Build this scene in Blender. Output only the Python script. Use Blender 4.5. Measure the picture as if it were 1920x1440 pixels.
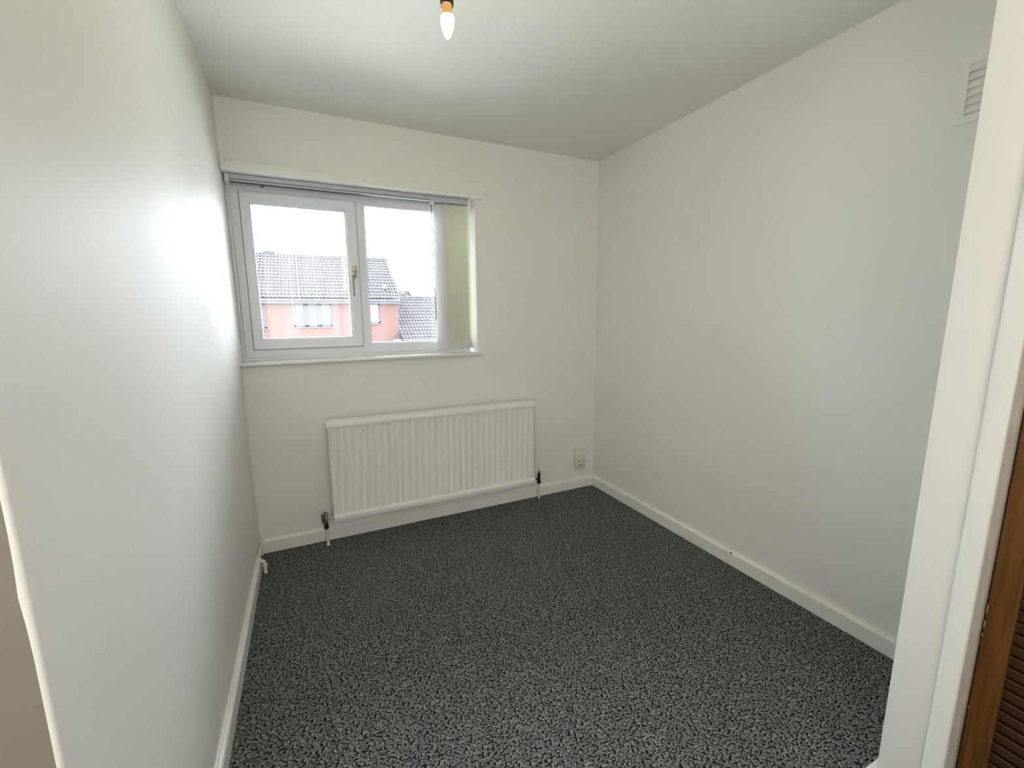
import bpy, bmesh, math, random
from mathutils import Vector, Matrix
random.seed(7)
S = bpy.context.scene
COL = S.collection
for o in list(bpy.data.objects):
    bpy.data.objects.remove(o)

# ------------------------------------------------------------------ camera
Rw = ((0.90355344, -0.42837207, -0.00941051),
      (-0.07477977, -0.13602913, -0.98787857),
      (0.42189948, 0.89330479, -0.15494315))
cam_d = bpy.data.cameras.new('camera')
cam = bpy.data.objects.new('camera', cam_d)
COL.objects.link(cam)
r, d, f = (Vector(v) for v in Rw)
cam.matrix_world = Matrix.Translation((0.31736731, -2.63611857, 1.29558268)) @ Matrix((
    (r.x, -d.x, -f.x, 0), (r.y, -d.y, -f.y, 0), (r.z, -d.z, -f.z, 0), (0, 0, 0, 1)))
cam_d.sensor_width = 36.0
cam_d.lens = 36.0 * 810.7 / 1920
cam_d.clip_start = 0.02
cam_d.clip_end = 300
S.camera = cam

# ------------------------------------------------------------------ sky (bright even overcast)
SKY = 27.0      # radiance of the zenith; an overcast sky falls to a third of it at the horizon
BULB = 46.0
W = bpy.data.worlds.new('overcast_sky'); S.world = W
W.use_nodes = True
nt = W.node_tree; nt.nodes.clear()
wo = nt.nodes.new('ShaderNodeOutputWorld'); bg = nt.nodes.new('ShaderNodeBackground')
tc = nt.nodes.new('ShaderNodeTexCoord'); no = nt.nodes.new('ShaderNodeTexNoise')
no.inputs['Scale'].default_value = 3.0; no.inputs['Detail'].default_value = 5
rp = nt.nodes.new('ShaderNodeValToRGB')
rp.color_ramp.elements[0].position = 0.3; rp.color_ramp.elements[0].color = (0.80, 0.86, 0.95, 1)
rp.color_ramp.elements[1].position = 0.7; rp.color_ramp.elements[1].color = (0.90, 0.95, 1.0, 1)
nt.links.new(tc.outputs['Generated'], no.inputs['Vector'])
nt.links.new(no.outputs['Fac'], rp.inputs['Fac'])
sx = nt.nodes.new('ShaderNodeSeparateXYZ'); nt.links.new(tc.outputs['Generated'], sx.inputs[0])
mx = nt.nodes.new('ShaderNodeMath'); mx.operation = 'MAXIMUM'; mx.inputs[1].default_value = 0.0
nt.links.new(sx.outputs['Z'], mx.inputs[0])
ma = nt.nodes.new('ShaderNodeMath'); ma.operation = 'MULTIPLY_ADD'
ma.inputs[1].default_value = SKY * 2 / 3; ma.inputs[2].default_value = SKY / 3
nt.links.new(mx.outputs[0], ma.inputs[0]); nt.links.new(ma.outputs[0], bg.inputs['Strength'])
nt.links.new(rp.outputs['Color'], bg.inputs['Color'])
nt.links.new(bg.outputs['Background'], wo.inputs['Surface'])

S.view_settings.view_transform = 'Standard'
S.view_settings.look = 'None'
S.view_settings.gamma = 1.0
S.view_settings.use_curve_mapping = False
S.view_settings.exposure = 0.50

# fill light added behind the camera; the frame around it is made up too
al = bpy.data.lights.new('landing_window_daylight', 'AREA'); al.shape = 'RECTANGLE'; al.size = 2.2; al.size_y = 1.4
al.energy = 19; al.color = (1.0, .96, .88)
alo = bpy.data.objects.new('landing_window_daylight', al); COL.objects.link(alo)
alo.location = (-.0, -3.42, 1.5)
alo.rotation_euler = (math.radians(90), 0, 0)

# ------------------------------------------------------------------ materials
def mat(name, col, rough=0.6, metal=0.0, spec=0.5, bump=None, mottle=None, coat=0.0):
    m = bpy.data.materials.new(name); m.use_nodes = True
    n = m.node_tree; b = n.nodes['Principled BSDF']
    b.inputs['Base Color'].default_value = (*col, 1)
    b.inputs['Roughness'].default_value = rough
    b.inputs['Metallic'].default_value = metal
    b.inputs['Specular IOR Level'].default_value = spec
    b.inputs['Coat Weight'].default_value = coat
    t = n.nodes.new('ShaderNodeTexCoord')
    if mottle:                       # (scale, amount): soft variation of the paint
        x = n.nodes.new('ShaderNodeTexNoise'); x.inputs['Scale'].default_value = mottle[0]
        x.inputs['Detail'].default_value = 4
        rr = n.nodes.new('ShaderNodeValToRGB')
        a = mottle[1]
        rr.color_ramp.elements[0].position = 0.3
        rr.color_ramp.elements[1].position = 0.7
        rr.color_ramp.elements[0].color = (*[c * (1 - a) for c in col], 1)
        rr.color_ramp.elements[1].color = (*[min(1, c * (1 + a)) for c in col], 1)
        n.links.new(t.outputs['Object'], x.inputs['Vector'])
        n.links.new(x.outputs['Fac'], rr.inputs['Fac'])
        n.links.new(rr.outputs['Color'], b.inputs['Base Color'])
    if bump:                         # list of (scale, distance)
        prev = None
        for sc, dist in bump:
            x = n.nodes.new('ShaderNodeTexNoise'); x.inputs['Scale'].default_value = sc
            x.inputs['Detail'].default_value = 3
            n.links.new(t.outputs['Object'], x.inputs['Vector'])
            u = n.nodes.new('ShaderNodeBump'); u.inputs['Distance'].default_value = dist
            u.inputs['Strength'].default_value = 1.0
            n.links.new(x.outputs['Fac'], u.inputs['Height'])
            if prev: n.links.new(prev.outputs['Normal'], u.inputs['Normal'])
            prev = u
        n.links.new(prev.outputs['Normal'], b.inputs['Normal'])
    return m

M = {}
M['wall'] = mat('wall_paint', (0.86, 0.845, 0.80), 0.55, spec=0.35, bump=[(9, .0012), (150, .00025)], mottle=(3, .008))
M['ceiling'] = mat('ceiling_paint', (0.85, 0.85, 0.80), 0.7, spec=0.3, bump=[(55, .0016), (200, .0006)])
M['gloss'] = mat('gloss_paint', (0.88, 0.875, 0.82), 0.33, bump=[(14, .001)], mottle=(9, .02))
M['sill'] = mat('sill_paint', (0.86, 0.86, 0.83), 0.35, bump=[(20, .0006)])
M['white_gloss'] = mat('white_gloss_paint', (.91, .91, .88), .3)  # gloss paint lightened to imitate window light on the batten's underside
M['upvc'] = mat('upvc', (0.80, 0.83, 0.85), 0.3)
M['gasket'] = mat('gasket', (0.05, 0.05, 0.055), 0.6)
M['enamel'] = mat('radiator_enamel', (0.88, 0.875, 0.83), 0.35, mottle=(6, .01))
M['pipe'] = mat('painted_pipe', (0.78, 0.76, 0.70), 0.4, bump=[(60, .0006)])
M['chrome'] = mat('chrome', (0.75, 0.75, 0.73), 0.3, metal=0.55)
M['grey_plastic'] = mat('grey_plastic', (0.13, 0.13, 0.125), 0.45)
M['black'] = mat('black_plastic', (0.012, 0.011, 0.010), 0.4)
M['cream'] = mat('cream_plastic', (0.78, 0.75, 0.64), 0.4, mottle=(30, .04))
M['dark_print'] = mat('dark_print', (0.03, 0.027, 0.02), 0.6)
M['hole'] = mat('screw_hole', (0.05, 0.045, 0.04), 0.9)
M['alu'] = mat('headrail_aluminium', (0.55, 0.56, 0.60), 0.6, spec=.3)
M['nickel'] = mat('satin_nickel', (0.30, 0.29, 0.27), 0.35, metal=0.9)
M['brass'] = mat('worn_brass', (0.55, 0.42, 0.25), 0.35, metal=0.9)
M['chip'] = mat('chipped_wood', (0.16, 0.11, 0.08), 0.8)
M['thread'] = mat('white_thread', (0.75, 0.73, 0.66), 0.8)
M['pink_lining'] = mat('bare_undercoat', (0.50, 0.44, 0.38), 0.6, bump=[(30, .001)], mottle=(25, .06))  # pinkish lining paint, darkened to stand in for the reveal's shadow

def emis(name, col, st):
    m = bpy.data.materials.new(name); m.use_nodes = True
    n = m.node_tree; n.nodes.clear()
    o = n.nodes.new('ShaderNodeOutputMaterial'); e = n.nodes.new('ShaderNodeEmission')
    e.inputs['Color'].default_value = (*col, 1); e.inputs['Strength'].default_value = st
    n.links.new(e.outputs[0], o.inputs['Surface'])
    return m
M['bulb'] = emis('bulb_glow', (1.0, 0.72, 0.42), BULB)

def wood(name, c0, c1, axis='Z'):
    m = bpy.data.materials.new(name); m.use_nodes = True
    n = m.node_tree; b = n.nodes['Principled BSDF']; b.inputs['Roughness'].default_value = 0.42
    b.inputs['Specular IOR Level'].default_value = 0.4
    t = n.nodes.new('ShaderNodeTexCoord'); mp = n.nodes.new('ShaderNodeMapping')
    mp.inputs['Scale'].default_value = (60, 60, 3) if axis == 'Z' else (60, 3, 60)
    x = n.nodes.new('ShaderNodeTexNoise'); x.inputs['Scale'].default_value = 1.5; x.inputs['Detail'].default_value = 6
    x.inputs['Distortion'].default_value = 0.6
    rr = n.nodes.new('ShaderNodeValToRGB')
    rr.color_ramp.elements[0].position = .3; rr.color_ramp.elements[0].color = (*c0, 1)
    rr.color_ramp.elements[1].position = .72; rr.color_ramp.elements[1].color = (*c1, 1)
    u = n.nodes.new('ShaderNodeBump'); u.inputs['Distance'].default_value = .0006
    n.links.new(t.outputs['Object'], mp.inputs['Vector']); n.links.new(mp.outputs['Vector'], x.inputs['Vector'])
    n.links.new(x.outputs['Fac'], rr.inputs['Fac']); n.links.new(rr.outputs['Color'], b.inputs['Base Color'])
    n.links.new(x.outputs['Fac'], u.inputs['Height']); n.links.new(u.outputs['Normal'], b.inputs['Normal'])
    return m
M['wood'] = wood('stained_wood', (0.090, 0.034, 0.006), (0.185, 0.078, 0.016))
M['wood_slat'] = wood('stained_slat', (0.050, 0.022, 0.008), (0.105, 0.050, 0.018), 'Y')

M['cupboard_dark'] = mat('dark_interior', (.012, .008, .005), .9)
M['wood_slat'].node_tree.nodes['Principled BSDF'].inputs['Roughness'].default_value = .6
M['wood_slat'].node_tree.nodes['Principled BSDF'].inputs['Specular IOR Level'].default_value = .2
M['fleck'] = mat('worn_paint_fleck', (.42, .34, .25), .7)
def glass_mat():
    # clear pane: transparent with fresnel gloss plus a thin, uneven film of dust that doubles as painted haze
    m = bpy.data.materials.new('window_glass'); m.use_nodes = True
    n = m.node_tree; n.nodes.clear(); L = n.links.new
    o = n.nodes.new('ShaderNodeOutputMaterial')
    tr = n.nodes.new('ShaderNodeBsdfTransparent'); tr.inputs['Color'].default_value = (0.95, 0.97, 0.97, 1)
    gl = n.nodes.new('ShaderNodeBsdfGlossy'); gl.inputs['Roughness'].default_value = 0.01
    fr = n.nodes.new('ShaderNodeFresnel'); fr.inputs['IOR'].default_value = 1.45
    mx = n.nodes.new('ShaderNodeMixShader')
    L(fr.outputs[0], mx.inputs[0]); L(tr.outputs[0], mx.inputs[1]); L(gl.outputs[0], mx.inputs[2])
    du = n.nodes.new('ShaderNodeBsdfTranslucent'); du.inputs['Color'].default_value = (0.9, 0.9, 0.92, 1)
    t = n.nodes.new('ShaderNodeTexCoord'); mp = n.nodes.new('ShaderNodeMapping')
    mp.inputs['Scale'].default_value = (22, 22, 2.0)
    x = n.nodes.new('ShaderNodeTexNoise'); x.inputs['Scale'].default_value = 1.0; x.inputs['Detail'].default_value = 3
    r_ = n.nodes.new('ShaderNodeMapRange')
    r_.inputs['From Min'].default_value = .35; r_.inputs['From Max'].default_value = .75
    r_.inputs['To Min'].default_value = .004; r_.inputs["To Max"].default_value = .014
    L(t.outputs['Object'], mp.inputs['Vector']); L(mp.outputs['Vector'], x.inputs['Vector']); L(x.outputs['Fac'], r_.inputs['Value'])
    m2 = n.nodes.new('ShaderNodeMixShader')
    L(r_.outputs['Result'], m2.inputs[0]); L(mx.outputs[0], m2.inputs[1]); L(du.outputs[0], m2.inputs[2])
    L(m2.outputs[0], o.inputs['Surface'])
    return m
M['glass'] = glass_mat()

def translucent(name, col, tcol, fac, rough=0.8):
    m = bpy.data.materials.new(name); m.use_nodes = True
    n = m.node_tree; n.nodes.clear(); L = n.links.new
    o = n.nodes.new('ShaderNodeOutputMaterial')
    a = n.nodes.new('ShaderNodeBsdfDiffuse'); a.inputs['Color'].default_value = (*col, 1)
    b = n.nodes.new('ShaderNodeBsdfTranslucent'); b.inputs['Color'].default_value = (*tcol, 1)
    x = n.nodes.new('ShaderNodeMixShader'); x.inputs[0].default_value = fac
    L(a.outputs[0], x.inputs[1]); L(b.outputs[0], x.inputs[2]); L(x.outputs[0], o.inputs['Surface'])
    return m
M['slat_cream'] = translucent('cream_blind_fabric', (0.90, 0.90, 0.82), (0.95, 0.95, 0.86), 0.55)  # yellowed copy of the blind fabric, imitating backlight through stacked layers
M['slat_white'] = translucent('white_blind_fabric', (0.82, 0.83, 0.83), (0.80, 0.82, 0.82), 0.32)
M['weight'] = mat('blind_weight_plastic', (0.80, 0.80, 0.84), 0.4)
M['bead'] = mat('bead_chain', (0.70, 0.69, 0.62), 0.4)
M['smear'] = translucent('dried_smear', (0.8, 0.78, 0.72), (0.75, 0.74, 0.70), 0.6)

def carpet_mat():
    m = bpy.data.materials.new('charcoal_loop_carpet'); m.use_nodes = True
    n = m.node_tree; b = n.nodes['Principled BSDF']; L = n.links.new
    b.inputs['Roughness'].default_value = 0.95; b.inputs['Specular IOR Level'].default_value = 0.12
    t = n.nodes.new('ShaderNodeTexCoord'); mp = n.nodes.new('ShaderNodeMapping')
    mp.inputs['Scale'].default_value = (1, 1.3, 1)
    mp.inputs['Rotation'].default_value = (0, 0, 0.25)
    # gentle warp so the tufted rows wander
    w = n.nodes.new('ShaderNodeTexNoise'); w.inputs['Scale'].default_value = 45
    add = n.nodes.new('ShaderNodeVectorMath'); add.operation = 'MULTIPLY_ADD'
    add.inputs[1].default_value = (.009, .009, 0)
    L(t.outputs['Object'], w.inputs['Vector']); L(w.outputs['Color'], add.inputs[0]); L(t.outputs['Object'], add.inputs[2])
    L(add.outputs[0], mp.inputs['Vector'])
    v = n.nodes.new('ShaderNodeTexVoronoi'); v.feature = 'SMOOTH_F1'; v.voronoi_dimensions = '2D'
    v.inputs['Smoothness'].default_value = .35; v.inputs['Scale'].default_value = 122; v.inputs['Randomness'].default_value = 0.8
    L(mp.outputs['Vector'], v.inputs['Vector'])
    inv = n.nodes.new('ShaderNodeMapRange')
    inv.inputs['From Min'].default_value = 0.0; inv.inputs['From Max'].default_value = 0.62
    inv.inputs['To Min'].default_value = 1.0; inv.inputs['To Max'].default_value = 0.0
    L(v.outputs['Distance'], inv.inputs['Value'])
    # yarn colour: each loop its own grey; shade between the loops is painted near black
    sep = n.nodes.new('ShaderNodeSeparateColor'); L(v.outputs['Color'], sep.inputs[0])
    rr = n.nodes.new('ShaderNodeValToRGB')
    rr.color_ramp.elements[0].position = 0; rr.color_ramp.elements[0].color = (.19, .19, .197, 1)
    rr.color_ramp.elements[1].position = 1; rr.color_ramp.elements[1].color = (.56, .555, .55, 1)
    e = rr.color_ramp.elements.new(.9); e.color = (.36, .356, .352, 1)
    L(sep.outputs[0], rr.inputs['Fac'])
    gap = n.nodes.new('ShaderNodeMapRange')
    gap.inputs['From Min'].default_value = .04; gap.inputs['From Max'].default_value = .38
    gap.inputs['To Min'].default_value = .05; gap.inputs['To Max'].default_value = 1.0
    L(inv.outputs['Result'], gap.inputs['Value'])
    mu = n.nodes.new('ShaderNodeVectorMath'); mu.operation = 'SCALE'
    L(rr.outputs['Color'], mu.inputs[0]); L(gap.outputs['Result'], mu.inputs['Scale'])
    fb = n.nodes.new('ShaderNodeTexNoise'); fb.inputs['Scale'].default_value = 420; fb.inputs['Detail'].default_value = 2
    L(t.outputs['Object'], fb.inputs['Vector'])
    fr = n.nodes.new('ShaderNodeMapRange'); fr.inputs['From Min'].default_value = .3; fr.inputs['From Max'].default_value = .7
    fr.inputs['To Min'].default_value = .30; fr.inputs['To Max'].default_value = 1.15
    L(fb.outputs['Fac'], fr.inputs['Value'])
    m2 = n.nodes.new('ShaderNodeVectorMath'); m2.operation = 'SCALE'
    L(mu.outputs[0], m2.inputs[0]); L(fr.outputs['Result'], m2.inputs['Scale'])
    L(m2.outputs[0], b.inputs['Base Color'])
    u = n.nodes.new('ShaderNodeBump'); u.inputs['Distance'].default_value = .003; u.inputs['Strength'].default_value = .9
    L(inv.outputs['Result'], u.inputs['Height'])
    L(u.outputs['Normal'], b.inputs['Normal'])
    return m
M['carpet'] = carpet_mat()

def brick_mat():
    m = bpy.data.materials.new('red_brick'); m.use_nodes = True
    n = m.node_tree; b = n.nodes['Principled BSDF']; L = n.links.new
    b.inputs['Roughness'].default_value = .9
    t = n.nodes.new('ShaderNodeTexCoord'); s_ = n.nodes.new('ShaderNodeSeparateXYZ'); c = n.nodes.new('ShaderNodeCombineXYZ')
    L(t.outputs['Object'], s_.inputs[0])
    ad = n.nodes.new('ShaderNodeMath'); L(s_.outputs[0], ad.inputs[0]); L(s_.outputs[1], ad.inputs[1])
    L(ad.outputs[0], c.inputs[0]); L(s_.outputs[2], c.inputs[1])
    k = n.nodes.new('ShaderNodeTexBrick')
    k.inputs['Scale'].default_value = 1.0
    k.inputs['Brick Width'].default_value = .225; k.inputs['Row Height'].default_value = .075
    k.inputs['Mortar Size'].default_value = .007
    k.inputs['Color1'].default_value = (.055, .0165, .012, 1); k.inputs['Color2'].default_value = (.039, .0165, .0135, 1)
    k.inputs['Mortar'].default_value = (.056, .038, .031, 1)
    L(c.outputs[0], k.inputs['Vector']); L(k.outputs['Color'], b.inputs['Base Color'])
    u = n.nodes.new('ShaderNodeBump'); u.inputs['Distance'].default_value = .006; u.invert = True
    L(k.outputs['Fac'], u.inputs['Height']); L(u.outputs['Normal'], b.inputs['Normal'])
    return m
M['brick'] = brick_mat()
M['tile'] = mat('concrete_pantile', (.0185, .0155, .018), .8, spec=.3, mottle=(1.3, .25))
M['fascia'] = mat('dark_fascia', (.020, .020, .032), .5)
M['house_frame'] = mat('brown_window_frame', (.018, .013, .016), .5)
M['house_glass'] = mat('house_glass', (.035, .045, .05), .08, spec=.8)
M['curtain'] = mat('house_blind', (.036, .038, .037), .8)
M['white_out'] = mat('weathered_white', (.05, .049, .054), .7)
M['leaf'] = mat('leaves', (.02, .034, .011), .7)
M['bark'] = mat('bark', (.03, .025, .02), .9)
M['paving'] = mat('pale_paving', (.52, .51, .47), .95, mottle=(.6, .2))  # unseen ground, made pale to bounce daylight onto the ceiling

# ------------------------------------------------------------------ mesh helpers
class MB:
    """collects shapes into one bmesh, then links them as one object"""
    def __init__(self): self.bm = bmesh.new()
    def box(self, x0, x1, y0, y1, z0, z1, bev=0.0, seg=2, mtx=None):
        t = bmesh.new()
        bmesh.ops.create_cube(t, size=1)
        for v in t.verts:
            v.co = Vector((x0 + (v.co.x + .5) * (x1 - x0), y0 + (v.co.y + .5) * (y1 - y0), z0 + (v.co.z + .5) * (z1 - z0)))
        if bev: bmesh.ops.bevel(t, geom=t.edges[:], offset=bev, segments=seg, affect='EDGES', profile=.6)
        return self._merge(t, mtx)
    def _merge(self, t, mtx=None):
        if mtx: t.transform(mtx)
        me = bpy.data.meshes.new('tmp'); t.to_mesh(me); t.free()
        self.bm.from_mesh(me); bpy.data.meshes.remove(me)
        return self
    def lathe(self, prof, c=(0, 0, 0), axis='Z', seg=24, mtx=None):
        """prof: list of (radius, height)"""
        t = bmesh.new(); rings = []
        for rad, h in prof:
            if rad <= 1e-6: rings.append([t.verts.new((0, 0, h))])
            else: rings.append([t.verts.new((rad * math.cos(2 * math.pi * i / seg), rad * math.sin(2 * math.pi * i / seg), h)) for i in range(seg)])
        for a, b in zip(rings, rings[1:]):
            for i in range(seg):
                j = (i + 1) % seg
                if len(a) == 1 and len(b) == 1: continue
                if len(a) == 1: t.faces.new((a[0], b[i], b[j]))
                elif len(b) == 1: t.faces.new((a[i], b[0], a[j]))
                else: t.faces.new((a[i], a[j], b[j], b[i]))
        for rg, fl in ((rings[0], 0), (rings[-1], 1)):
            if len(rg) > 1: t.faces.new(rg if fl else rg[::-1])
        bmesh.ops.recalc_face_normals(t, faces=t.faces[:])
        R_ = {'Z': Matrix.Identity(4), 'X': Matrix.Rotation(math.pi / 2, 4, 'Y'), 'Y': Matrix.Rotation(-math.pi / 2, 4, 'X')}[axis]
        m_ = Matrix.Translation(c) @ R_
        if mtx: m_ = mtx @ m_
        return self._merge(t, m_)
    def tube(self, pts, rad, seg=12):
        pts = [Vector(p) for p in pts]; t = bmesh.new(); rings = []
        up = Vector((.31, .17, .93)).normalized()
        for i, p in enumerate(pts):
            a = pts[max(0, i - 1)]; b = pts[min(len(pts) - 1, i + 1)]
            dr = (b - a).normalized(); u = dr.cross(up).normalized(); w = u.cross(dr)
            rings.append([t.verts.new(p + rad * (math.cos(2 * math.pi * k / seg) * u + math.sin(2 * math.pi * k / seg) * w)) for k in range(seg)])
        for a, b in zip(rings, rings[1:]):
            for k in range(seg):
                j = (k + 1) % seg; t.faces.new((a[k], a[j], b[j], b[k]))
        t.faces.new(rings[0][::-1]); t.faces.new(rings[-1])
        bmesh.ops.recalc_face_normals(t, faces=t.faces[:])
        return self._merge(t)
    def extrude(self, prof, axis, a, b):
        """closed 2-D profile pushed along an axis. axis X: prof=(y,z); Y: (x,z); Z: (x,y)"""
        t = bmesh.new()
        def P(q, s): return {'X': (s, q[0], q[1]), 'Y': (q[0], s, q[1]), 'Z': (q[0], q[1], s)}[axis]
        A = [t.verts.new(P(q, a)) for q in prof]; B = [t.verts.new(P(q, b)) for q in prof]
        n = len(prof)
        for i in range(n):
            j = (i + 1) % n; t.faces.new((A[i], A[j], B[j], B[i]))
        t.faces.new(A[::-1]); t.faces.new(B)
        bmesh.ops.recalc_face_normals(t, faces=t.faces[:])
        return self._merge(t)
    def frame(self, x0, x1, z0, z1, w, yf, yb, cham=.008, wl=None):
        """mitred rectangular frame in the x-z plane: front face at yf, back at yb,
        its inner edge bevelled back; w = member width (or wl=(left,right,bottom,top))"""
        l, rr_, bo, to = wl or (w, w, w, w)
        t = bmesh.new()
        def ring(ins, y, k=0.0):
            fl, fr_, fb, ft = ins
            return [t.verts.new(q) for q in ((x0 + fl, y, z0 + fb), (x1 - fr_, y, z0 + fb), (x1 - fr_, y, z1 - ft), (x0 + fl, y, z1 - ft))]
        sg = 1 if yb > yf else -1
        o1 = ring((0, 0, 0, 0), yb); o2 = ring((0, 0, 0, 0), yf + sg * .003); o3 = ring((.003,) * 4, yf)
        c = cham
        i1 = ring((l - c, rr_ - c, bo - c, to - c), yf)
        i2 = ring((l, rr_, bo, to), yf + sg * c * 1.2)
        i3 = ring((l, rr_, bo, to), yb)
        seq = [o1, o2, o3, i1, i2, i3, o1]
        for A, B in zip(seq, seq[1:]):
            for i in range(4):
                j = (i + 1) % 4
                t.faces.new((A[i], A[j], B[j], B[i]))
        bmesh.ops.recalc_face_normals(t, faces=t.faces[:])
        return self._merge(t)
    def build(self, name, material, parent=None, smooth=False, **props):
        me = bpy.data.meshes.new(name); self.bm.to_mesh(me); self.bm.free()
        me.materials.append(material)
        o = bpy.data.objects.new(name, me); COL.objects.link(o)
        if smooth:
            for p in me.polygons: p.use_smooth = True
            me.set_sharp_from_angle(angle=math.radians(38))
        if parent:
            o.parent = parent
            o.matrix_parent_inverse = parent.matrix_world.inverted()
        for k, v in props.items(): o[k] = v
        return o

def empty(name, loc=(0, 0, 0), **props):
    o = bpy.data.objects.new(name, None); COL.objects.link(o)
    o.matrix_world = Matrix.Translation(loc); o.empty_display_size = .1
    for k, v in props.items(): o[k] = v
    return o
def clone(o, parent, dx=(0, 0, 0)):
    c = o.copy(); COL.objects.link(c)
    if parent:
        c.parent = parent; c.matrix_parent_inverse = o.matrix_parent_inverse.copy()
    c.location = Vector(o.location) + Vector(dx)
    return c
ST = dict(kind='structure')

# ------------------------------------------------------------------ room shell
RW, H = 2.2487, 2.35            # room width, ceiling height
YL = -1.974                      # near end of the left wall
NX = 1.62                       # face of the built-in cupboard
YB, XH = -3.45, -1.15           # landing behind the camera

MB().box(XH - .1, RW + .1, YB - .1, .22, -.12, 0).build('floor', M['carpet'], **ST)
MB().box(XH - .1, RW + .1, YB - .1, .30, H, H + .12).build('ceiling', M['ceiling'], **ST)
# window wall, with its opening: x 0..1.316, z 1.048..2.012
OX0, OX1, OZ0, OZ1 = 0.0, 1.318, 1.048, 2.012
def grid_wall(name, xs, zs, hole, y0, y1, m):
    """one solid wall with a rectangular opening"""
    t = bmesh.new()
    V = {}
    def g(i, j, k):
        if (i, j, k) not in V: V[(i, j, k)] = t.verts.new((xs[i], (y0, y1)[k], zs[j]))
        return V[(i, j, k)]
    n, q = len(xs) - 1, len(zs) - 1
    solid = lambda i, j: 0 <= i < n and 0 <= j < q and (i, j) != hole
    for i in range(n):
        for j in range(q):
            if not solid(i, j): continue
            t.faces.new((g(i, j, 0), g(i + 1, j, 0), g(i + 1, j + 1, 0), g(i, j + 1, 0)))
            t.faces.new((g(i, j, 1), g(i, j + 1, 1), g(i + 1, j + 1, 1), g(i + 1, j, 1)))
            if not solid(i - 1, j): t.faces.new((g(i, j, 0), g(i, j + 1, 0), g(i, j + 1, 1), g(i, j, 1)))
            if not solid(i + 1, j): t.faces.new((g(i + 1, j, 0), g(i + 1, j, 1), g(i + 1, j + 1, 1), g(i + 1, j + 1, 0)))
            if not solid(i, j - 1): t.faces.new((g(i, j, 0), g(i, j, 1), g(i + 1, j, 1), g(i + 1, j, 0)))
            if not solid(i, j + 1): t.faces.new((g(i, j + 1, 0), g(i + 1, j + 1, 0), g(i + 1, j + 1, 1), g(i, j + 1, 1)))
    bmesh.ops.recalc_face_normals(t, faces=t.faces[:])
    mb = MB(); mb._merge(t)
    return mb.build(name, m, **ST)
wall_back = grid_wall('wall_back', [-.12, OX0, OX1, RW + .12], [0, OZ0, OZ1, H], (1, 1), 0, .22, M['wall'])

# left wall: slightly uneven plaster, rounded and knocked near corner
def left_wall():
    t = bmesh.new()
    ny, nz = 60, 60
    def co(i, j):
        y = YL + (0 - YL) * i / ny; z = H * j / nz
        x = 0.0
        # hand plastered: a faint hollow and belly
        x += .004 * math.sin(y * 3.1 + 1) * math.sin(z * 2.3) * min(1, -y / .3)
        return x, y, z
    G = [[t.verts.new(co(i, j)) for j in range(nz + 1)] for i in range(ny + 1)]
    for i in range(ny):
        for j in range(nz):
            t.faces.new((G[i][j], G[i][j + 1], G[i + 1][j + 1], G[i + 1][j]))
    # rounded near corner down to the return face
    prev = G[0]
    rad = .006
    for k in range(1, 7):
        a = k / 6 * math.pi / 2
        row = []
        for j in range(nz + 1):
            z = H * j / nz
            g0 = Vector(co(0, j))
            chip = .0025 * math.exp(-((z - .98) / .035) ** 2) + .0015 * math.exp(-((z - 1.35) / .09) ** 2) + .0015 * math.exp(-((z - .45) / .12) ** 2)
            rr_ = rad + chip
            row.append(t.verts.new((g0.x - rr_ * (1 - math.cos(a)), YL - rad * math.sin(a), z)))
        for j in range(nz):
            t.faces.new((row[j], row[j + 1], prev[j + 1], prev[j]))
        prev = row
    # thickness, so the wall is a solid block
    b0 = [t.verts.new((-.12, 0, z)) for z in (0, H)]; b1 = [t.verts.new((-.12, YL + .12, z)) for z in (0, H)]; b2 = [t.verts.new((XH, YL + .12, z)) for z in (0, H)]
    t.faces.new((b0[0], b0[1], b1[1], b1[0])); t.faces.new((b1[0], b1[1], b2[1], b2[0]))
    mb = MB(); mb._merge(t)
    return mb.build('wall_left', M['wall'], smooth=True, **ST)
left_wall()
M['greige'] = mat('greige_paint', (.24, .215, .185), .6, spec=.3, bump=[(9, .001), (150, .00025)])  # wall paint darkened to stand in for the unlit return
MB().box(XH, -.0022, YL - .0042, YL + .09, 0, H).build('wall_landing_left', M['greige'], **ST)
MB().box(RW, RW + .12, YB, .22, 0, H).build('wall_right', M['wall'], **ST)
# nib of the built-in cupboard that stands out from the right wall
mb = MB(); mb.box(NX, RW, -2.245, -2.155, 0, H, .004, 2)
mb.box(NX, NX + .09, -3.0, -2.24, 2.02, H)
nib = mb.build('wall_cupboard', M['wall'], smooth=True, **ST)
LEAN = Matrix(((1, 0, 0, 0), (0, 1, -.0092, 0), (0, 0, 1, 0), (0, 0, 0, 1)))   # the nib stands slightly out of plumb
nib.data.transform(LEAN)
MB().box(NX, RW, YB, -2.99, 0, H).build('wall_cupboard_near', M['wall'], **ST)
MB().box(XH - .1, RW + .1, YB - .1, YB, 0, H).build('wall_near', M['wall'], **ST)
MB().box(XH - .1, XH, YB, YL + .1, 0, H).build('wall_landing', M['wall'], **ST)

fill_fr = MB(); fill_fr.frame(-1.14, 1.14, .76, 2.24, .04, YB + .05, YB, .006)
fill_fr.build('window_2', M['upvc'], smooth=True, **ST)  # frame made up to surround the added fill light

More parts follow.
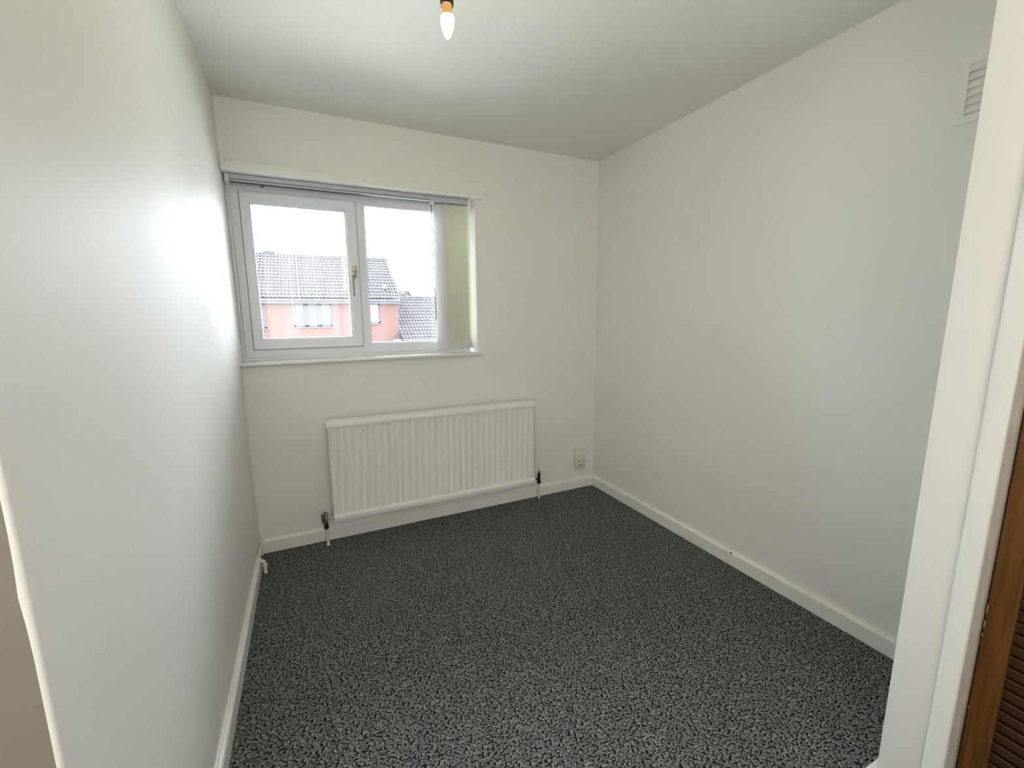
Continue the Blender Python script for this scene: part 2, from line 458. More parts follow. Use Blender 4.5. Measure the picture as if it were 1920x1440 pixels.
# ------------------------------------------------------------------ skirting boards
SH, SK = .077, .019
prof = [(0, 0), (-SK, 0), (-SK, SH - .012), (-SK + .004, SH - .006), (-SK + .010, SH - .004), (-SK + .012, SH), (0, SH)]
MB().extrude(prof, 'X', 0.012, RW - SK + .002).build('baseboard_back', M['gloss'], **ST)
pr = [(RW + a, b) for a, b in prof]
bb = MB().extrude(pr, 'Y', -2.155, -.0).build('baseboard_right', M['gloss'], **ST)
pr = [(-a, b) for a, b in prof]
MB().extrude(pr, 'Y', YL + .005, -.185).build('baseboard_left', M['gloss'], **ST)
MB().extrude([(-2.155 - a, b) for a, b in prof], 'X', NX - .013, RW - SK).build('baseboard_cupboard', M['gloss'], **ST)
# knocks in the paint of the right skirting
for yy, zz, s_ in ((-1.235, .069, .006), (-.495, .068, .003)):
    t = MB(); t.lathe([(0, 0), (s_, 0), (s_ * .8, .0008), (0, .001)], seg=9, c=(RW - SK, yy, zz), axis='X', mtx=Matrix.Translation((0, 0, 0)))
    t.build('paint_chip', M['chip'], bb)

# ------------------------------------------------------------------ window
win = empty('window_1', (.66, .1, 1.07), **ST)
YF = .100                               # room face of the outer frame
fx0, fx1, fz0, fz1 = .014, 1.304, 1.083, 2.010
mb = MB()
mb.frame(fx0, fx1, fz0, fz1, .05, YF, .165, .010, wl=(.052, .052, .062, .074))
mb.build('frame', M['upvc'], win, smooth=True)
MB().box(fx0, fx1, YF - .012, .165, 1.066, 1.084, .003).build('frame_cill', M['upvc'], win, smooth=True)
MB().extrude([(.620, YF), (.630, YF - .010), (.664, YF - .010), (.677, YF + .004), (.677, .160), (.620, .160)], 'Z', fz0 + .05, fz1 - .06).build('mullion', M['upvc'], win)
# opening casement: proud of the frame
cas = MB(); cas.frame(.058, .624, 1.128, 1.948, .045, .080, .150, .012, wl=(.045, .058, .058, .058))
casement = cas.build('casement', M['upvc'], win, smooth=True)
ga = MB(); ga.frame(.100, .569, 1.183, 1.893, .0035, .094, .12, .001); ga.build('gasket', M['gasket'], casement)
ga = MB(); ga.frame(.057 - .004, .624 + .003, 1.128 - .004, 1.948 + .004, .006, .0975, .12, .001); ga.build('seal', M['grey_plastic'], casement)
pane = MB().box(.1, .57, .121, .127, 1.18, 1.895).build('pane', M['glass'], casement)
ga = MB(); ga.frame(.674, fx1 - .050, 1.142, 1.937, .0035, .116, .14, .001); ga.build('gasket', M['gasket'], win)
MB().box(.672, fx1 - .05, .134, .140, 1.14, 1.94).build('pane', M['glass'], win)
# fixed light glazing bead
gb = MB(); gb.frame(.664, fx1 - .045, 1.133, 1.945, .012, .103, .14, .006); gb.build('glazing_bead', M['upvc'], win, smooth=True)
# dried run of sealant on the outside of the casement pane
def smear():
    t = bmesh.new(); random.seed(3)
    def strip(x, w, z0, z1, n):
        prev = None
        for i in range(n + 1):
            z = z0 + (z1 - z0) * i / n
            a = w * (.55 + .45 * random.random()); o_ = random.uniform(-1, 1) * w * .25
            q = [t.verts.new((x + o_ - a / 2, .1272, z)), t.verts.new((x + o_ + a / 2, .1272, z)),
                 t.verts.new((x + o_ + a / 2, .1280, z)), t.verts.new((x + o_ - a / 2, .1280, z))]
            if prev:
                for k in range(4): t.faces.new((prev[k], prev[(k + 1) % 4], q[(k + 1) % 4], q[k]))
            else: t.faces.new(q[::-1])
            prev = q
        t.faces.new(prev)
    strip(.5475, .013, 1.455, 1.655, 14)
    strip(.545, .006, 1.655, 1.74, 9)
    strip(.543, .0035, 1.76, 1.85, 9)
    strip(.300, .003, 1.40, 1.66, 12)
    strip(.385, .0025, 1.50, 1.66, 9)
    strip(.262, .0025, 1.28, 1.62, 12)
    mb = MB(); mb._merge(t); mb.build('smear', M['smear'], casement)
smear()
# casement handle: rose plate, brass key barrel, cranked lever
hx, hz = .598, 1.545
h = MB(); h.box(hx - .011, hx + .011, .070, .081, hz - .022, hz + .045, .004, 3)
handle = h.build('handle', M['nickel'], casement, smooth=True)
h = MB(); h.lathe([(.0095, 0), (.0095, .02), (.008, .024)], c=(hx, .047, hz), axis='Y')
h.box(hx - .016, hx + .006, .040, .056, hz - .010, hz + .012, .004, 3)
h.tube([(hx - .006, .046, hz), (hx - .013, .042, hz - .012), (hx - .015, .040, hz - .03), (hx - .015, .038, hz - .105), (hx - .014, .040, hz - .122)], .0062)
h.lathe([(0, -.007), (.006, -.005), (.0075, 0), (.006, .005), (0, .007)], c=(hx - .014, .040, hz - .120))
h.build('lever', M['nickel'], casement, smooth=True)
h = MB(); h.box(hx - .008, hx + .006, .056, .071, hz + .018, hz + .042, .003, 2)
h.build('key_barrel', M['brass'], casement, smooth=True)
# little fixing cap on the top rail
MB().lathe([(0, 0), (.006, 0), (.006, .003), (0, .0035)], c=(.168, YF - .003, 1.980), axis='Y', seg=12).build('fixing_cap', M['grey_plastic'], win)
# sill board
MB().box(-.0, 1.352, -.035, .101, 1.050, 1.068, .006, 3).build('window_sill', M['sill'], win, smooth=True)
# plaster bead in the left and right reveals
MB().box(.0005, .013, .085, .13, 1.068, 2.010, .003, 2).build('reveal_bead', M['upvc'], win, smooth=True)
# painted batten across the head of the opening
bt = MB(); bt.box(.003, 1.366, -.034, .0, 2.0125, 2.056, .0025, 2)
batten = bt.build('trim_1', M['wall'], smooth=True, **ST)
MB().box(.004, 1.3655, -.0350, .012, 2.0090, 2.0180, .0012, 2).build('underside', M['white_gloss'], batten)
for z in (2.068, 2.049):
    MB().lathe([(0, 0), (.0022, 0), (.0018, .0006), (0, .0007)], c=(.027, -.0345 if z < 2.052 else -.0008, z), axis='Y', seg=8).build('screw_hole', M['hole'], batten if z < 2.052 else wall_back)

# ------------------------------------------------------------------ vertical blind
bl = empty('vertical_blind', (1.15, .045, 2.0), category='blind',
           label='vertical blind drawn back to the right side of the window')
hr = MB(); hr.box(.022, 1.292, .014, .060, 1.976, 2.0075, .002, 2)
rail = hr.build('headrail', M['alu'], bl, smooth=True)
hr = MB(); hr.box(.03, 1.285, .034, .050, 1.9745, 1.9785)
hr.box(.032, 1.045, .0132, .0145, 1.9815, 1.9845)  # thin dark strip paints the slot's shadow on the rail face
hr.build('track_slot', M['gasket'], rail)
for xx in (.012, 1.282):
    MB().box(xx, xx + .014, .010, .066, 1.970, 2.006, .003, 2).build('end_cap', M['sill'], bl, smooth=True)
for xx in (.17, 1.215):
    MB().box(xx - .012, xx + .012, .010, .062, 2.0060, 2.0082, .0005, 1).build('bracket', M['alu'], bl)
def slat(i, n, x, mname):
    """one fabric vane hanging from the headrail: more closed at its foot than at its head"""
    t = bmesh.new(); wd = .089; nz = 14; nw = 6
    rows = []
    tw0 = math.radians(57 + random.uniform(-3, 3)); tw1 = math.radians(38 + random.uniform(-5, 5))
    zt, zb = 1.968, 1.105
    for j in range(nz + 1):
        s_ = j / nz; a = tw0 + (tw1 - tw0) * min(1, s_ * 1.15); z = zt + (zb - zt) * s_
        xc = x; ring = []
        for k in range(nw + 1):
            u = (k / nw - .5) * wd
            bow = .007 * (1 - (2 * k / nw - 1) ** 2)
            ring.append(Vector((xc + u * math.cos(a) - bow * math.sin(a), .048 - u * math.sin(a) - bow * math.cos(a), z)))
        rows.append((ring, a))
    top = []; 
    F = [[t.verts.new(p) for p in rg] for rg, a in rows]
    Bk = [[t.verts.new(p + Vector((math.sin(a), math.cos(a), 0)) * .0007) for p in rg] for rg, a in rows]
    for j in range(nz):
        for k in range(nw):
            t.faces.new((F[j][k], F[j][k + 1], F[j + 1][k + 1], F[j + 1][k]))
            t.faces.new((Bk[j][k], Bk[j + 1][k], Bk[j + 1][k + 1], Bk[j][k + 1]))
        t.faces.new((F[j][0], F[j + 1][0], Bk[j + 1][0], Bk[j][0])); t.faces.new((F[j][nw], Bk[j][nw], Bk[j + 1][nw], F[j + 1][nw]))
    for k in range(nw):
        t.faces.new((F[0][k], Bk[0][k], Bk[0][k + 1], F[0][k + 1])); t.faces.new((F[nz][k], F[nz][k + 1], Bk[nz][k + 1], Bk[nz][k]))
    mb = MB(); mb._merge(t)
    so = mb.build('slat', M[mname], bl, smooth=True)
    if i == 0: so['label'] = 'white outermost slat seen face on'
    ca = rows[-1][1]
    R_ = Matrix.Translation((x, .048, 0)) @ Matrix.Rotation(-ca, 4, 'Z')
    w_ = MB(); w_.box(-.043, .043, -.0026, .0026, 1.093, 1.137, .001, 1, mtx=R_)
    w_.build('weight', M['weight'], so)
    # hanger stem under the headrail
    g_ = MB(); g_.box(x - .004, x + .004, .044, .052, 1.966, 1.9765)
    g_.build('hanger', M['weight'], so)
    return x, ca
random.seed(11)
N = 13
feet = []
for i in range(N):
    x = 1.105 + .0128 * i
    feet.append(slat(i, N, x, 'slat_white' if i == 0 else 'slat_cream'))
for side in (-1, 1):                    # bead chain linking the weights, hanging in little loops
    mb = MB()
    for (x, a), (x2, a2) in zip(feet, feet[1:]):
        p = Vector((x + side * .043 * math.cos(a), .048 - side * .043 * math.sin(a), 1.126))
        q = Vector((x2 + side * .043 * math.cos(a2), .048 - side * .043 * math.sin(a2), 1.126))
        n_ = Vector((-.0, -1, 0)) * (.003 if side > 0 else -.003)
        pts = [p + n_ + (q - p) * s_ + Vector((0, 0, -.024 * math.sin(math.pi * s_))) for s_ in (0, .2, .4, .6, .8, 1)]
        mb.tube(pts, .0011, 5)
    mb.build('bead_chain', M['bead'], bl, kind='stuff')
# tilt wand / cord
MB().tube([(1.053, .030, 1.975), (1.054, .029, 1.7), (1.058, .029, 1.279)], .0028, 8).build('control_wand', M['grey_plastic'], bl, smooth=True)
cc = MB(); cc.tube([(1.063, .030, 1.972), (1.065, .030, 1.5), (1.067, .031, 1.13)], .0012, 6)
cc.box(1.047, 1.068, .022, .036, 1.962, 1.979, .002, 1)
cc.build('cord', M['weight'], bl, smooth=True)

# ------------------------------------------------------------------ radiator
rad = empty('radiator', (1.035, -.06, .13), category='radiator',
            label='white ribbed panel radiator on the wall below the window')
x0, x1, z0, z1 = .382, 1.690, .150, .728
YR = -.090
prf = []
npitch = 32; pw = (x1 - x0 - .016) / npitch
t = bmesh.new()
xs = [x0, x0 + .006]; ys = [YR + .012, YR + .004]
for i in range(npitch):
    a = x0 + .008 + i * pw
    for u, y in ((.10, .0075), (.28, .0075), (.42, .0010), (.50, 0), (.80, 0), (.90, .0012)):
        xs.append(a + u * pw); ys.append(YR + .003 + y)
xs += [x1 - .006, x1]; ys += [YR + .004, YR + .012]
zl = [(z0 + .018, 1.0), (z0 + .030, .0), (z0 + .045, 0), (z1 - .050, 0), (z1 - .036, .0)]
zl = [z0 + .004, z0 + .034, z0 + .046, z1 - .060, z1 - .048, z1 - .004]
amt = [0, 0, 1, 1, 0, 0]
ymid = YR + .003
rows = []
for z, a in zip(zl, amt):
    rows.append([t.verts.new((x, ymid + (y - ymid) * (a if 2 <= k < len(xs) - 2 else 1), z)) for k, (x, y) in enumerate(zip(xs, ys))])
for A, B in zip(rows, rows[1:]):
    for k in range(len(xs) - 1): t.faces.new((A[k], A[k + 1], B[k + 1], B[k]))
bk = [t.verts.new(q) for q in ((x0, YR + .024, zl[0]), (x1, YR + .024, zl[0]), (x1, YR + .024, zl[-1]), (x0, YR + .024, zl[-1]))]
t.faces.new((bk[0], bk[3], bk[2], bk[1]))
t.faces.new([r_[0] for r_ in rows][::-1][::-1] + [bk[3], bk[0]])
t.faces.new([r_[-1] for r_ in rows][::-1] + [bk[1], bk[2]])
t.faces.new(rows[0] + [bk[1], bk[0]]); t.faces.new(rows[-1] + [bk[2], bk[3]])
bmesh.ops.recalc_face_normals(t, faces=t.faces[:])
mb = MB(); mb._merge(t); panel = mb.build('front_panel', M['enamel'], rad, smooth=True)
tp = MB(); tp.extrude([(YR + .004, z1 - .036), (YR - .011, z1 - .035), (YR - .013, z1 - .016), (YR - .009, z1 - .004), (YR + .004, z1 + .002),
                       (YR + .040, z1 + .002), (YR + .040, z1 - .008), (YR + .012, z1 - .008), (YR + .002, z1 - .008)], 'X', x0 - .003, x1 + .003)
tp.build('top_cover', M['enamel'], rad, smooth=True)
bp = MB(); bp.extrude([(YR + .014, z0 - .010), (YR - .007, z0 - .010), (YR - .010, z0 + .010), (YR - .008, z0 + .020), (YR + .003, z0 + .030), (YR + .014, z0 + .030)], 'X', x0 + .004, x1 + .001)
bp.build('bottom_seam', M['enamel'], rad, smooth=True)
# convector fins behind and brackets to the wall
cf = MB()
for i in range(44):
    x = x0 + .04 + i * (x1 - x0 - .08) / 43
    cf.box(x - .004, x + .004, YR + .025, YR + .056, z0 + .05, z1 - .05)
cf.build('convector_fins', M['enamel'], rad, kind='stuff')
for x in (.52, 1.55):
    MB().box(x - .015, x + .015, YR + .056, -.0005, z0 + .04, z1 - .1, .002, 1).build('bracket', M['enamel'], rad)
MB().lathe([(0, 0), (.003, 0), (.0022, .0008), (0, .001)], c=(.571, YR + .0018, .655), axis='Y', seg=8).build('chip', M['hole'], panel)
# left valve: thermostatic, grey head on a black body, chrome tail into the radiator
vy = -.075
v = MB(); v.lathe([(.0105, .098), (.0125, .106), (.0125, .124), (.010, .130), (.010, .140)], c=(.341, vy, 0))
v.lathe([(.010, 0), (.010, .018)], c=(.336, vy, .118), axis='X')
valve_l = v.build('valve', M['black'], rad, smooth=True, label='thermostatic valve with a grey head on the left')
v = MB(); v.lathe([(.0120, .136), (.0165, .146), (.0175, .186), (.0160, .196), (0, .198)], c=(.335, vy, 0), seg=20)
v.build('valve_head', M['grey_plastic'], valve_l, smooth=True)
v = MB(); v.box(.321, .334, vy - .012, vy + .004, .187, .199, .002, 1); v.box(.342, .347, vy - .017, vy - .003, .160, .195, .001, 1)
v.build('head_clip', M['chrome'], valve_l, smooth=True)
v = MB(); v.lathe([(.008, 0), (.008, .006), (.0125, .007), (.0125, .019), (.009, .021), (.009, .034)], c=(.352, vy, .158), axis='X', seg=6)
v.build('union_nut', M['chrome'], valve_l)
v = MB(); v.tube([(.344, vy, 0.0), (.343, vy, .095)], .0075); v.lathe([(.0085, .088), (.011, .090), (.011, .100), (.0085, .102)], c=(.342, vy, 0), seg=12)
v.build('feed_pipe', M['pipe'], rad, smooth=True)
MB().lathe([(.0105, 0), (.0100, .004), (.009, .008), (.0082, .009)], c=(.3445, vy, 0), seg=16).build('pipe_collar', M['sill'], rad, smooth=True)
# right valve: slim black lockshield
vr, vy2 = 1.742, -.055
v = MB(); v.lathe([(.0085, .112), (.0125, .118), (.0135, .136), (.0105, .148), (.0105, .186), (.0085, .192), (.005, .194), (.0035, .212), (0, .214)], c=(vr, vy2, 0), seg=16)
v.lathe([(.007, 0), (.007, .03)], c=(vr - .034, vy2, .150), axis='X', seg=12)
valve_r = v.build('valve', M['black'], rad, smooth=True, label='slim black lockshield valve on the right')
v = MB(); v.lathe([(.012, 0), (.012, .012), (.009, .014)], c=(1.693, vy2, .152), axis='X', seg=6)
v.build('union_nut', M['black'], valve_r)
v = MB(); v.tube([(vr + .002, vy2, 0.0), (vr, vy2, .115)], .0075); v.build('feed_pipe', M['pipe'], rad, smooth=True)

# ------------------------------------------------------------------ pipe stub in the left corner
pc = MB(); pc.tube([(.004, -.225, .066), (.030, -.228, .066), (.037, -.230, .060), (.038, -.232, .050), (.038, -.233, 0)], .0078, 14)
pst = empty('pipe_stub', (.038, -.233, 0), category='pipe', label='short white pipe elbow rising from carpet in the left corner')
pc.build('pipe', M['pipe'], pst, smooth=True)
pc = MB(); pc.lathe([(.0095, 0), (.0125, .002), (.0125, .015), (.0095, .017)], c=(.010, -.2265, .066), axis='X', seg=6)
pc.build('nut', M['pipe'], pst)
pc = MB(); pc.lathe([(.0095, 0), (.0120, .002), (.0120, .012), (.0095, .014)], c=(.038, -.232, .036), seg=6)
pc.build('nut', M['pipe'], pst)
# capped branch running up the corner behind it
cs = MB(); cs.tube([(.012, -.024, .078), (.012, -.10, .082), (.010, -.16, .085), (.010, -.185, .080), (.010, -.193, .066)], .0065, 12)
cs.tube([(.010, -.186, .083), (.010, -.186, .040)], .0065, 12)
cs.build('pipe_branch', M['pipe'], pst, smooth=True)
MB().box(.0, .014, -.036, -.0, 0, .082, .003, 2).build('baseboard_corner', M['gloss'], smooth=True, **ST)

# ------------------------------------------------------------------ small wall box right of the radiator
bx = empty('wall_socket_box', (2.124, -.03, .148), category='socket', label='cream telephone socket box on the wall right of the radiator')
b = MB(); b.box(2.073, 2.160, -.030, 0, .160, .300, .005, 3)
body = b.build('body', M['cream'], bx, smooth=True)
b = MB(); b.box(2.084, 2.156, -.0335, -.0295, .216, .293, .004, 2); b.build('upper_cover', M['cream'], bx, smooth=True)
b = MB(); b.box(2.080, 2.157, -.0325, -.0295, .165, .212, .003, 2); b.build('lower_cover', M['cream'], bx, smooth=True)
for x in (2.090, 2.150):
    MB().lathe([(.0030, 0), (.0030, .001), (.0018, .0014), (0, .0014)], c=(x, -.0345, .2145 if x < 2.1 else .212), axis='Y', seg=10).build('screw', M['dark_print'], bx)
b = MB(); b.lathe([(0, 0), (.0052, 0), (.0052, .0006), (0, .0008)], c=(2.102, -.0331, .181), axis='Y', seg=16)
for k in range(6):
    b.box(2.110 + k * .0052, 2.1138 + k * .0052, -.0331, -.0324, .1785, .1785 + (.0062 if k in (0, 2) else .0048))
b.build('printed_mark', M['dark_print'], bx)
b = MB(); b.box(2.099, 2.146, -.0340, -.0332, .243, .246)
b.build('moulded_line', M['cream'], bx)
MB().box(2.099, 2.140, -.0340, -.0332, .272, .2745).build('moulded_line', M['cream'], bx)

# ------------------------------------------------------------------ air vent on the right wall
vt = empty('air_vent', (RW, -2.01, 1.97), category='vent', label='white painted louvred air vent high on the right wall beside the cupboard')
vy0, vy1, vz0, vz1 = -2.130, -1.893, 1.882, 2.066
sy0, sy1 = -2.108, -1.912
zt_, pitch = 2.053, .0243
b = MB()
b.frame(0, vy1 - vy0, vz0, vz1, .02, 0, .0065, .003, wl=(sy0 - vy0, vy1 - sy1, zt_ - 6 * pitch - vz0, vz1 - zt_))
b.bm.transform(Matrix.Translation((RW - .0065, vy1, 0)) @ Matrix.Rotation(-math.pi / 2, 4, 'Z'))
b.build('vent_frame', M['wall'], vt, smooth=True)
MB().box(RW - .001, RW - .0002, sy0, sy1, zt_ - 6 * pitch - .001, zt_).build('backing', M['cream'], vt)
lv = MB().extrude([(RW - .001, .0), (RW - .0050, -.0140), (RW - .0080, -.0160), (RW - .0080, -.0120), (RW - .0050, -.0090), (RW - .001, .0045)], 'Y', sy0 + .0003, sy1 - .0003)
l0 = lv.build('louvre', M['wall'], vt)
l0.location.z += zt_ - .006
for k in range(1, 6):
    clone(l0, vt, (0, 0, -pitch * k))

# ------------------------------------------------------------------ cupboard door frame and louvred door
# architrave: proud of the nib, rounded edge towards the room
ar = [(NX, -2.240), (NX - .007, -2.241), (NX - .011, -2.245), (NX - .012, -2.250), (NX - .012, -2.277), (NX - .010, -2.279), (NX, -2.279)]
MB().extrude(ar, 'Z', 0, 2.03).build('trim_2', M['gloss'], smooth=True, **ST).data.transform(LEAN)
ln = [(NX - .001, -2.278), (NX - .004, -2.283), (NX - .004, -2.291), (NX + .004, -2.293), (NX + .05, -2.293), (NX + .05, -2.245), (NX, -2.245)]
MB().extrude(ln, 'Z', 0, 2.02).build('trim_3', M['pink_lining'], smooth=True, **ST).data.transform(LEAN)
dr = empty('louvred_door', (NX + .015, -2.62, 0), category='door', label='brown stained wooden louvred door of the built-in cupboard at the right edge')
dy1, dy0 = -2.2975, -2.960
dxf, dxb = NX + .000, NX + .028
sw = .040
def stile(y0, y1):
    return MB().box(dxf, dxb, y0, y1, .012, 2.005, .003, 2).build('stile', M['wood'], dr, smooth=True)
st1 = stile(dy1 - sw + .002, dy1); stile(dy0, dy0 + sw)
for z0_, z1_ in ((.012, .11), (1.93, 2.005)):
    MB().box(dxf + .001, dxb - .001, dy0 + sw - .001, dy1 - sw + .003, z0_, z1_, .002, 2).build('rail', M['wood'], dr, smooth=True)
# little beading along the inside edge of the stile
MB().extrude([(dxf + .001, dy1 - sw + .003), (dxf - .002, dy1 - sw + .001), (dxf + .003, dy1 - sw - .003), (dxf + .01, dy1 - sw - .003)], 'Z', .11, 1.93).build('beading', M['wood'], dr)
lp = .0268
sl = MB().extrude([(dxf + .0125, 0), (dxf + .0035, .0215), (dxf + .0035, .0245), (dxf + .0060, .0255), (dxf + .0155, .002)], 'Y', dy0 + sw - .004, dy1 - sw + .004)
s0 = sl.build('slat', M['wood_slat'], dr)
s0.location.z += .112
k = 1
while .112 + k * lp < 1.90:
    clone(s0, dr, (0, 0, k * lp)); k += 1
MB().box(dxb - .003, dxb - .001, dy0 + sw - .01, dy1 - sw + .01, .1, 1.94).build('back_board', M['cupboard_dark'], dr)  # black sheet paints in the shade inside the cupboard
dr.rotation_euler = (math.radians(.45), 0, 0)
# worn paint splashes on the door edge
random.seed(5)
for z, ln_ in ((.640, .022), (.605, .016), (.583, .008), (.40, .004)):
    MB().box(dxf - .0004, dxf + .002, dy1 - .0012, dy1 + .0002, z, z + ln_, .0002, 1).build('paint_fleck', M['fleck'], st1)

# ------------------------------------------------------------------ pendant bulb
C0 = Vector((.7096, -1.434, 0))
pd = empty('pendant_light', (C0.x, C0.y, H), category='lamp', label='bare lit candle bulb hanging in a dark lampholder from the ceiling')
MB().lathe([(.042, H), (.042, H - .006), (.034, H - .020), (.010, H - .026), (0, H - .026)], c=(C0.x, C0.y, 0), seg=28).build('ceiling_rose', M['sill'], pd, smooth=True)
MB().tube([(C0.x, C0.y, H - .024), (C0.x, C0.y, 2.150)], .003, 8).build('flex', M['black'], pd, smooth=True)
MB().lathe([(.004, 2.165), (.010, 2.160), (.014, 2.145), (.014, 2.120), (.0172, 2.117), (.0176, 2.095), (.0165, 2.088), (.0140, 2.087), (.0135, 2.10), (0, 2.10)], c=(C0.x, C0.y, 0), seg=28).build('lampholder', mat('brown_bakelite', (.035, .018, .012), .35), pd, smooth=True)
neck = MB().lathe([(.0125, 2.104), (.0125, 2.082), (.0118, 2.0805), (.0118, 2.0668), (0, 2.0668)], c=(C0.x, C0.y, 0), seg=24).build('bulb_neck', emis('neck_glow', (1.0, .50, .15), .6), pd, smooth=True)
MB().lathe([(.0108, 2.0675), (.0145, 2.0652), (.0172, 2.0605), (.0179, 2.0550), (.0169, 2.0470), (.0146, 2.0360), (.0112, 2.0260), (.0072, 2.0175), (.0035, 2.0130), (.001, 2.0115), (0, 2.0113)], c=(C0.x, C0.y, 0), seg=28).build('bulb', M['bulb'], pd, smooth=True)

# ------------------------------------------------------------------ a scrap of thread on the carpet
tt = MB(); tt.tube([(.066, -1.352, .002), (.071, -1.357, .004), (.079, -1.352, .003)], .0016, 6)
tt.tube([(.071, -1.357, .004), (.066, -1.372, .002)], .0018, 6)
o = tt.build('thread_scrap', M['thread'], smooth=True)
o['label'] = 'tiny scrap of white thread on the carpet by the left skirting'; o['category'] = 'thread'

# ================================================================== outside
GZ = -2.75
g = MB(); g.box(-40, 60, .6, 90, GZ - .2, GZ); g.build('ground', M['paving'], **ST)

def pantile_roof(x0, x1, pts, cpitch, rise, rows, name, parent):
    """pantiled slope: wavy across, stepped course by course. pts = (ytop, ztop), (ybot, zbot)"""
    (yt, zt), (yb, zb) = pts
    t = bmesh.new()
    L_ = math.hypot(yb - yt, zb - zt); uy, uz = (yb - yt) / L_, (zb - zt) / L_
    nyv, nzv = -uz * (1 if uy < 0 else -1), abs(uy)
    nyv = uz if uy < 0 else -uz
    nv = int((x1 - x0) / cpitch * 6)
    step = L_ / rows
    prev = None
    for r_ in range(rows):
        for e_, lift in ((0, .0), (1, .045)):
            s_ = (r_ + e_) * step
            row = []
            for i in range(nv + 1):
                x = x0 + (x1 - x0) * i / nv
                ph = (x - x0) / cpitch * 2 * math.pi
                w = rise * (math.sin(ph) * .5 + .5) + .25 * rise * math.sin(2 * ph + 1)
                hgt = lift + w
                row.append(t.verts.new((x, yt + uy * s_ + nyv * hgt, zt + uz * s_ + nzv * hgt)))
            if prev:
                for i in range(nv): t.faces.new((prev[i], prev[i + 1], row[i + 1], row[i]))
            prev = row
    bmesh.ops.recalc_face_normals(t, faces=t.faces[:])
    mb = MB(); mb._merge(t)
    return mb.build(name, M['tile'], parent, kind='stuff')

house = empty('brick_house', (-1.5, 24, GZ), category='house', label='red brick house with a brown pantiled roof seen through the window')
YH = 22.0; HX0, HX1 = -9.0, 5.05
hole_w = [(-2.55, -1.40, .80, 2.04), (-.19, 1.62, .85, 2.02), (3.05, 4.06, .97, 2.06)]
# front wall with window openings
xs = sorted({HX0, HX1, *[w[0] for w in hole_w], *[w[1] for w in hole_w]}); zs = sorted({GZ, 2.16, *[w[2] for w in hole_w], *[w[3] for w in hole_w]})
mb = MB()
for a, b_ in zip(xs, xs[1:]):
    zc = GZ
    wn = [w for w in hole_w if w[0] <= a + 1e-6 and w[1] >= b_ - 1e-6]
    if wn:
        mb.box(a, b_, YH, YH + .25, GZ, wn[0][2]); mb.box(a, b_, YH, YH + .25, wn[0][3], 2.16)
    else: mb.box(a, b_, YH, YH + .25, GZ, 2.16)
mb.build('front_wall', M['brick'], house)
mb = MB(); mb.extrude([(YH + .25, GZ), (YH + 8, GZ), (YH + 8, 2.16), (26.0, 4.70), (YH + .25, 2.30)], 'X', HX1 - .25, HX1); mb.build('gable_wall', M['brick'], house)
mb = MB(); mb.box(HX0, HX1 - .25, YH + .3, YH + 8, GZ, 2.1); mb.build('core', M['house_glass'], house)
pantile_roof(HX0 - .1, HX1 + .12, ((26.05, 4.86), (21.72, 2.27)), .17, .055, 14, 'roof_tiles', house)
mb = MB(); mb.box(HX0 - .1, HX1 + .1, 26.0, 30.3, 2.2, 2.25)
mb.extrude([(26.05, 4.84), (30.3, 2.25), (26.05, 2.25)], 'X', HX0 - .05, HX1 - .02); mb.build('roof_back', M['tile'], house)
mb = MB()
for i in range(31):
    xx = HX0 + i * .46
    mb.lathe([(.11, 0), (.13, .02), (.12, .45), (.11, .455)], c=(xx, 26.05, 4.85), axis='X', seg=10)
mb.build('ridge_tiles', M['tile'], house, kind='stuff')
MB().box(HX0, HX1 + .06, 21.80, 21.86, 2.03, 2.27).build('fascia', M['fascia'], house)
MB().box(HX0, HX1 + .06, 21.86, 22.0, 2.03, 2.06).build('soffit', M['fascia'], house)
MB().tube([(HX0, 21.74, 2.20), (HX1 + .06, 21.74, 2.20)], .06, 8).build('gutter', M['fascia'], house)
MB().tube([(2.12, 21.93, 2.05), (2.12, 21.93, GZ)], .022, 8).build('downpipe', M['fascia'], house)
def house_window(x0, x1, z0, z1, n, kind):
    fw = .09
    mb = MB(); y = YH + .05
    mb.box(x0, x1, y, y + .08, z0, z0 + fw); mb.box(x0, x1, y, y + .08, z1 - fw, z1)
    mb.box(x0, x0 + fw, y, y + .08, z0, z1); mb.box(x1 - fw, x1, y, y + .08, z0, z1)
    ww = (x1 - x0) / n
    for k in range(1, n): mb.box(x0 + k * ww - .11, x0 + k * ww + .11, y, y + .08, z0, z1)
    mb.box(x0 - .06, x1 + .06, YH - .05, YH + .1, z0 - .06, z0)
    w = mb.build('window', M['house_frame'], house)
    for k in range(n):
        a = x0 + k * ww + .08; b_ = x0 + (k + 1) * ww - .08
        MB().box(a, b_, y + .05, y + .06, z0 + fw, z1 - fw).build('pane', M['house_glass'] if kind else M['curtain'], w)
        if kind == 1:
            m_ = MB(); q = 4 if k != 1 else 6
            for s_ in range(q):
                xx = a + (b_ - a) * (s_ + .5) / q; hw = (b_ - a) / q * (.20 if k != 1 else .34)
                m_.box(xx - hw, xx + hw, y + .035, y + .048, z0 + fw, z1 - fw)
            m_.build('blind', M['curtain'], w)
            if k != 1: MB().box(a, b_, y + .03, y + .036, z0 + fw, z0 + fw + .13).build('net', M['curtain'], w)
house_window(*hole_w[0], 2, 0)
house_window(*hole_w[1], 3, 1)
house_window(*hole_w[2], 1, 2)
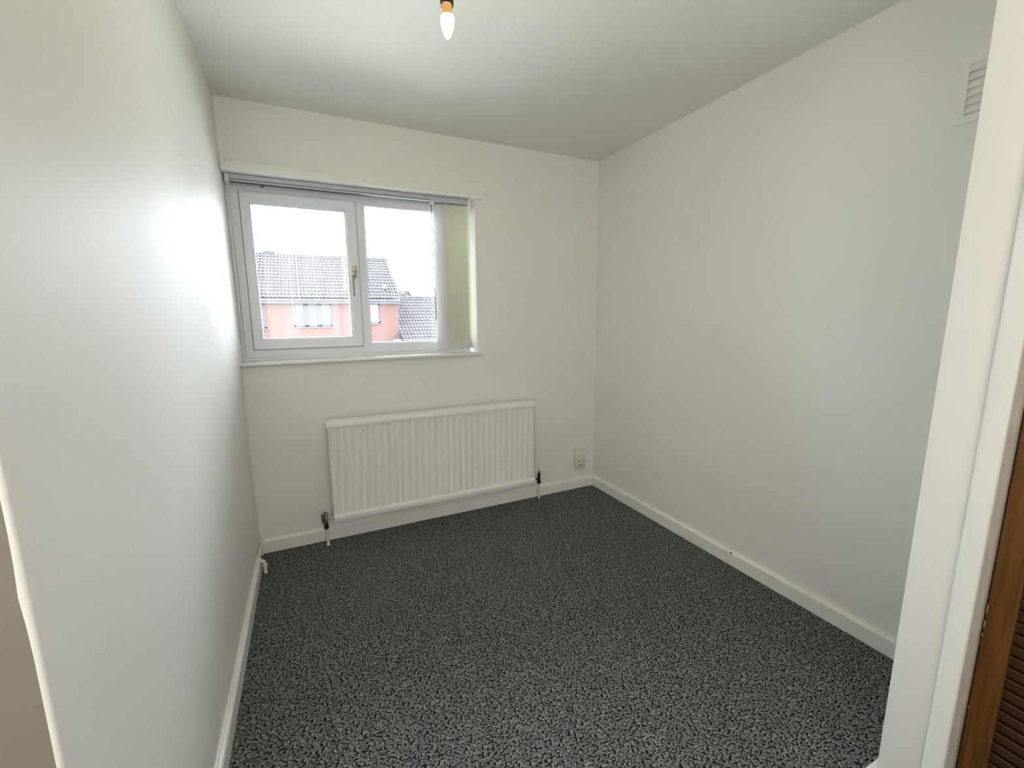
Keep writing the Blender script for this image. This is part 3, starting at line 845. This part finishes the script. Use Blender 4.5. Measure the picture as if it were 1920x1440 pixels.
# aerial stub and vent on the roof
mb = MB(); mb.tube([(.20, 26.1, 4.9), (.20, 26.1, 5.34)], .02, 6); mb.tube([(.0, 26.1, 5.24), (.42, 26.1, 5.28)], .012, 6)
for k in range(4): mb.tube([(.02 + k * .12, 26.1, 5.14), (.02 + k * .12, 26.1, 5.38)], .009, 5)
mb.build('aerial', M['fascia'], house)
MB().lathe([(.09, 0), (.09, .10), (.12, .11), (.1, .17), (0, .2)], c=(4.46, 22.55, 2.86), seg=12).build('roof_vent', M['white_out'], house, smooth=True)
mb = MB(); mb.box(-1.55, -.95, 25.95, 26.15, 4.93, 5.05, .03, 2); mb.build('ridge_vent', M['tile'], house)
MB().box(4.62, 5.04, 21.3, 22.0, -.42, .10, .03, 2).build('porch_canopy', M['white_out'], house, smooth=True)

low = empty('lower_house', (8.5, 24, GZ), category='house', label='lower pantiled roof adjoining the right end of the brick house')
pantile_roof(5.06, 13.0, ((25.2, 2.50), (20.7, -.20)), .18, .055, 15, 'roof_tiles', low)
mb = MB(); mb.box(5.12, 13, 20.95, 29.5, GZ, -.25); mb.build('walls', M['brick'], low)
mb = MB(); mb.extrude([(20.95, -.25), (25.2, 2.46), (29.5, -.25)], 'X', 5.09, 12.95); mb.build('roof_body', M['tile'], low)
mb = MB()
for i in range(17): mb.lathe([(.10, 0), (.12, .02), (.11, .45), (.10, .455)], c=(5.1 + i * .46, 25.2, 2.50), axis='X', seg=10)
mb.build('ridge_tiles', M['tile'], low, kind='stuff')

# a post with a crossbar and treetops behind
po = MB(); po.tube([(7.6, 34, GZ), (7.6, 34, 4.05)], .045, 8); po.tube([(6.95, 34, 3.98), (7.65, 34, 4.02)], .03, 6)
po.tube([(6.98, 34, 3.99), (6.98, 34, 3.6)], .02, 6)
o = po.build('telegraph_pole', M['bark']); o['label'] = 'thin dark pole standing behind the lower pantiled roof'; o['category'] = 'pole'
def tree(cx, cy, base, top, rr_, n, label, seed):
    random.seed(seed)
    root = empty('tree', (cx, cy, base), category='tree', label=label)
    MB().tube([(cx, cy, base), (cx + .1, cy, (base + top) / 2), (cx, cy, top - .4)], .12, 8).build('trunk', M['bark'], root)
    t = bmesh.new()
    for i in range(n):
        a = random.uniform(0, 2 * math.pi); e = random.uniform(-.5, 1) ; q = rr_ * random.random() ** .4
        p = Vector((cx + q * math.cos(a) * math.cos(e), cy + q * math.sin(a) * math.cos(e), top - rr_ + q * math.sin(e) + random.uniform(-.1, .1)))
        u = Vector((random.uniform(-1, 1), random.uniform(-1, 1), random.uniform(-1, 1))).normalized() * .09
        w = u.cross(Vector((random.uniform(-1, 1), random.uniform(-1, 1), 1))).normalized() * .05
        v_ = [t.verts.new(p + u), t.verts.new(p + w), t.verts.new(p - u), t.verts.new(p - w)]
        t.faces.new(v_)
    mb = MB(); mb._merge(t); mb.build('foliage', M['leaf'], root, kind='stuff')
tree(8.20, 35.5, GZ, 3.72, .75, 900, 'green treetop just right of the thin pole', 1)
tree(10.3, 37, GZ, 3.55, .85, 500, 'sparse treetop right of the greener one above the lower roof', 2)
